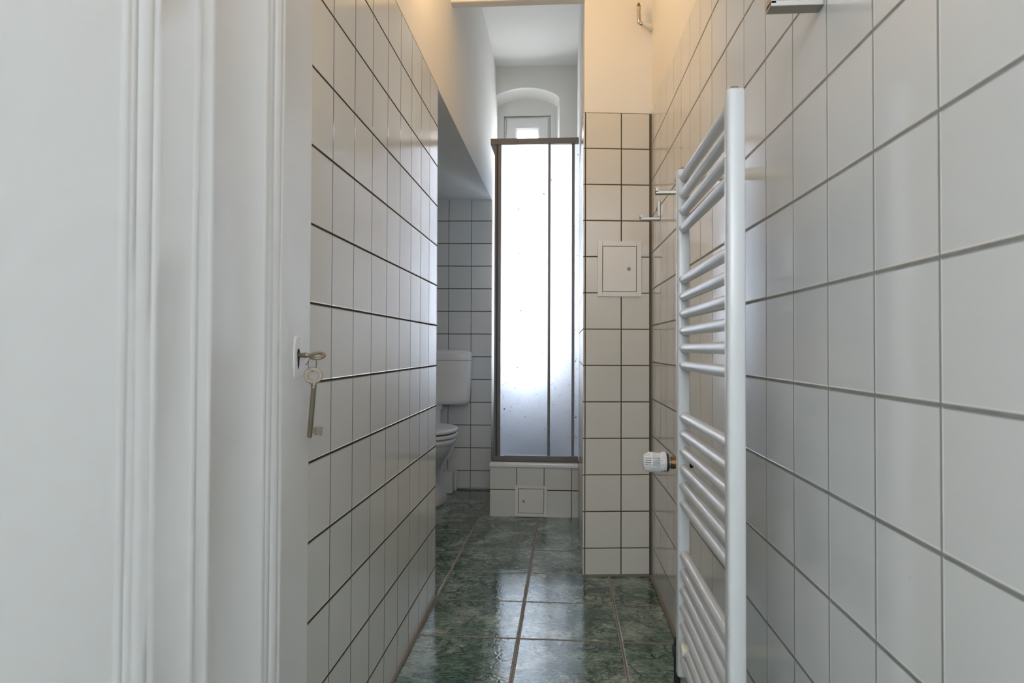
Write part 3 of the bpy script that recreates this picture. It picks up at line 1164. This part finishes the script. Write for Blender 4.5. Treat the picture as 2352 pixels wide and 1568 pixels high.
tray = thing('shower_tray', (-0.18, 4.45, 0.2745), 'white shower tray rim on the tiled base', 'shower tray')
bm = NB()
x0, x1, y0, y1 = SX0 - 0.004, SX1 - 0.001, ys(SX0) - 0.006, 4.974


def rect_ring(bm, x0, x1, y0, y1, z):
    return [bm.verts.new(p) for p in ((x0, y0, z), (x1, y0, z), (x1, y1, z), (x0, y1, z))]


seq = [(0.008, .2745), (0.0015, .277), (0.0, .283), (0.0005, .296), (0.004, .303), (0.010, .307), (0.018, .3085), (0.022, .3100), (0.060, .3100), (0.075, .300), (0.10, .22), (0.16, .205)]
rings = [rect_ring(bm, x0 + o, x1 - min(o, .0), y0 + o, y1, z) if o < .03 else rect_ring(bm, x0 + o, x1 - o, y0 + o, y1 - o, z) for o, z in seq]
for a, b_ in zip(rings, rings[1:]):
    for i in range(4):
        j = (i + 1) % 4
        bm.faces.new((a[i], a[j], b_[j], b_[i]))
bm.faces.new(rings[-1])
bm.faces.new(rings[0][::-1])
bmesh.ops.recalc_face_normals(bm, faces=bm.faces)
obj('tray_basin', bm, M['acrylic'], tray, smooth=True, angle=30)

enc = thing('shower_enclosure', (-0.18, 3.98, 0.31), 'frosted glass corner shower enclosure in grey metal frame', 'shower')
YE = 3.958
bm = NB()
box(bm, -0.4332, -0.2805, YE, YE + 0.030, 2.0985, 2.1330, 0.002)
box(bm, -0.2805, 0.0648, YE + 0.0015, YE + 0.032, 2.0995, 2.1318, 0.002)
box(bm, -0.4332, -0.405, YE + 0.03, 4.975, 2.0985, 2.1330, 0.002)
obj('head_rail', bm, M['alu'], enc)
bm = NB()
box(bm, -0.4225, -0.350, YE, YE + 0.034, 0.3105, 0.3395, 0.002)
box(bm, -0.350, 0.0648, YE + 0.0015, YE + 0.034, 0.3105, 0.3420, 0.002)
box(bm, -0.4225, -0.395, YE + 0.034, 4.975, 0.3105, 0.3405, 0.002)
obj('bottom_rail', bm, M['alu'], enc)
# corner post: two profiles with a dark seal between
bm = NB()
box(bm, -0.4090, -0.3975, YE + 0.004, YE + 0.030, 0.3405, 2.0985, 0.0015)
obj('corner_post', bm, M['alu'], enc)
bm = NB()
box(bm, -0.3975, -0.3905, YE + 0.010, YE + 0.028, 0.3405, 2.0985)
obj('seal_strip', bm, M['alu_dark'], enc, label='dark magnetic seal strip')


def panel(name, gx0, gx1, yg, m, fr, label=None):
    """frosted pane with its upright edge profiles"""
    bm = NB()
    box(bm, gx0 - 0.004, gx1 + 0.004, yg, yg + 0.004, 0.336, 2.105)
    g = obj('glass', bm, m, enc, label=label)
    for (a, b_) in fr:
        bm = NB()
        box(bm, a, b_, yg - 0.006, yg + 0.012, 0.340, 2.100, 0.0015)
        obj('upright', bm, M['alu'], enc)
    return g


g1 = panel('door', -0.3722, -0.107, YE + 0.010, M['glass_frost'], ((-0.3905, -0.3722), (-0.107, -0.0925)), 'front frosted sliding pane')
g2 = panel('fixed', -0.103, 0.0655, YE + 0.026, M['glass_frost2'], ((0.0275, 0.0415),), 'rear frosted pane beside the pier')
bm = NB()
box(bm, -0.4115, -0.4075, YE + 0.034, 4.974, 0.336, 2.105)
g3 = obj('glass', bm, M['glass_frost'], enc, label='side frosted pane')


def drops(n, x0, x1, yf, seed, zlo, zhi):
    rnd = random.Random(seed)
    bm = NB()
    for i in range(n):
        x = rnd.uniform(x0, x1)
        z = zlo + (zhi - zlo) * rnd.random()
        r = 0.0016 + 0.0032 * rnd.random() ** 1.6
        sx, sz, sy = r, r * rnd.uniform(1.0, 1.5), r * 0.55
        rings = []
        for q in range(3):
            a = PI / 2 * q / 3
            rr, hh = math.cos(a), math.sin(a)
            rings.append([bm.verts.new((x + sx * rr * math.cos(2 * PI * k / 8), yf - sy * hh, z + sz * rr * math.sin(2 * PI * k / 8))) for k in range(8)])
        topv = bm.verts.new((x, yf - sy, z))
        for A, B in zip(rings, rings[1:]):
            for k in range(8):
                j = (k + 1) % 8
                bm.faces.new((A[k], A[j], B[j], B[k]))
        for k in range(8):
            bm.faces.new((rings[-1][k], rings[-1][(k + 1) % 8], topv))
        bm.faces.new(rings[0][::-1])
    bmesh.ops.recalc_face_normals(bm, faces=bm.faces)
    return bm


d1 = obj('water_droplets', drops(560, -0.369, -0.110, YE + 0.0098, 5, 0.42, 2.09), M['water'], g1, smooth=True)
d1['kind'] = 'stuff'
d2 = obj('water_droplets', drops(420, -0.090, 0.062, YE + 0.0258, 6, 0.42, 2.09), M['water'], g2, smooth=True)
d2['kind'] = 'stuff'

# ------------------------------------------------------------------ toilet in the niche
TX = -0.845
wc_ = thing('toilet', (TX, 4.35, 0.0), 'white toilet in the niche, half hidden behind the tiled partition', 'toilet')
bm = NB()
loft(bm, [(0.0, TX, 4.33, .105, .205, 2.3), (.012, TX, 4.33, .108, .208, 2.3), (.045, TX, 4.335, .092, .190, 2.3), (.11, TX, 4.35, .074, .160, 2.2), (.18, TX, 4.34, .076, .158, 2.2), (.235, TX, 4.31, .098, .180, 2.2), (.285, TX, 4.27, .135, .205, 2.2), (.335, TX, 4.245, .160, .225, 2.2), (.365, TX, 4.24, .168, .234, 2.2), (.370, TX, 4.24, .169, .235, 2.2), (.375, TX, 4.24, .177, .240, 2.2), (.396, TX, 4.24, .178, .241, 2.2), (.402, TX, 4.24, .174, .237, 2.2)], 56)
obj('bowl', bm, M['ceramic'], wc_, smooth=True, angle=60)
bm = NB()
loft(bm, [(.411, TX, 4.235, .176, .235, 2.2), (.412, TX, 4.235, .183, .240, 2.2), (.426, TX, 4.235, .186, .243, 2.2), (.431, TX, 4.235, .183, .240, 2.2), (.4315, TX, 4.235, .176, .235, 2.2)], 56)
loft(bm, [(.401, TX, 4.25, .03, .03, 2.0), (.412, TX, 4.25, .03, .03, 2.0)], 12)
obj('seat', bm, M['white_plastic'], wc_, smooth=True, angle=60)
bm = NB()
loft(bm, [(.4415, TX, 4.235, .178, .236, 2.2), (.4430, TX, 4.235, .185, .242, 2.2), (.454, TX, 4.235, .1865, .2435, 2.2), (.461, TX, 4.235, .182, .238, 2.2), (.466, TX, 4.235, .165, .220, 2.2), (.470, TX, 4.235, .11, .15, 2.2), (.471, TX, 4.235, .02, .03, 2.2)], 56)
loft(bm, [(.4310, TX, 4.25, .03, .03, 2.0), (.442, TX, 4.25, .03, .03, 2.0)], 12)
obj('lid', bm, M['white_plastic'], wc_, smooth=True, angle=60)
bm = NB()
CY, CRY = 4.58, 0.082
loft(bm, [(.578, TX, CY + .008, .165, .060, 4), (.580, TX, CY + .006, .188, .070, 4.5), (.588, TX, CY + .003, .203, .076, 5), (.610, TX, CY + .001, .211, .080, 5.5), (.66, TX, CY, .214, CRY, 6), (.864, TX, CY, .2205, CRY, 6)], 64)
ci = obj('cistern', bm, M['white_plastic'], wc_, smooth=True, angle=50)
bm = NB()
loft(bm, [(.866, TX, CY, .2215, CRY + .001, 6), (.900, TX, CY, .2225, CRY + .001, 6), (.916, TX, CY, .218, CRY - .002, 5.5), (.926, TX, CY, .205, CRY - .010, 5), (.931, TX, CY, .17, CRY - .03, 4.5)], 64)
obj('cistern_lid', bm, M['white_plastic'], ci, smooth=True, angle=50)
bm = NB()
lathe(bm, (TX, 4.575, .43), (0, 0, 1), [(0, .024), (.112, .024), (.114, .033), (.132, .035), (.150, .035)], 28)
tube(bm, [(TX, 4.575, .435), (TX, 4.57, .40), (TX, 4.53, .375), (TX, 4.46, .37)], .024, 18)
obj('flush_pipe', bm, M['white_plastic'], wc_, smooth=True)
bm = NB()
lathe(bm, (TX + .082, 4.30, .030), (0.75, 0, .66), [(0, .012), (.010, .011), (.013, .007), (.0138, .001)], 20)
obj('bolt_cap', bm, M['white_plastic'], wc_, smooth=True)

# boxed pipe stub beside the toilet foot
bm = NB()
box(bm, -0.905, -0.7395, 4.560, 4.66, 0.0, 0.1335, 0.003)
box(bm, -0.905, -0.7270, 4.655, yb(-.8) - 0.0015, 0.0, 0.1335, 0.002)
pb = obj('pipe_casing', bm, M['hatch'])
tag(pb, 'small white pipe casing on the floor beside the toilet foot', 'pipe casing')
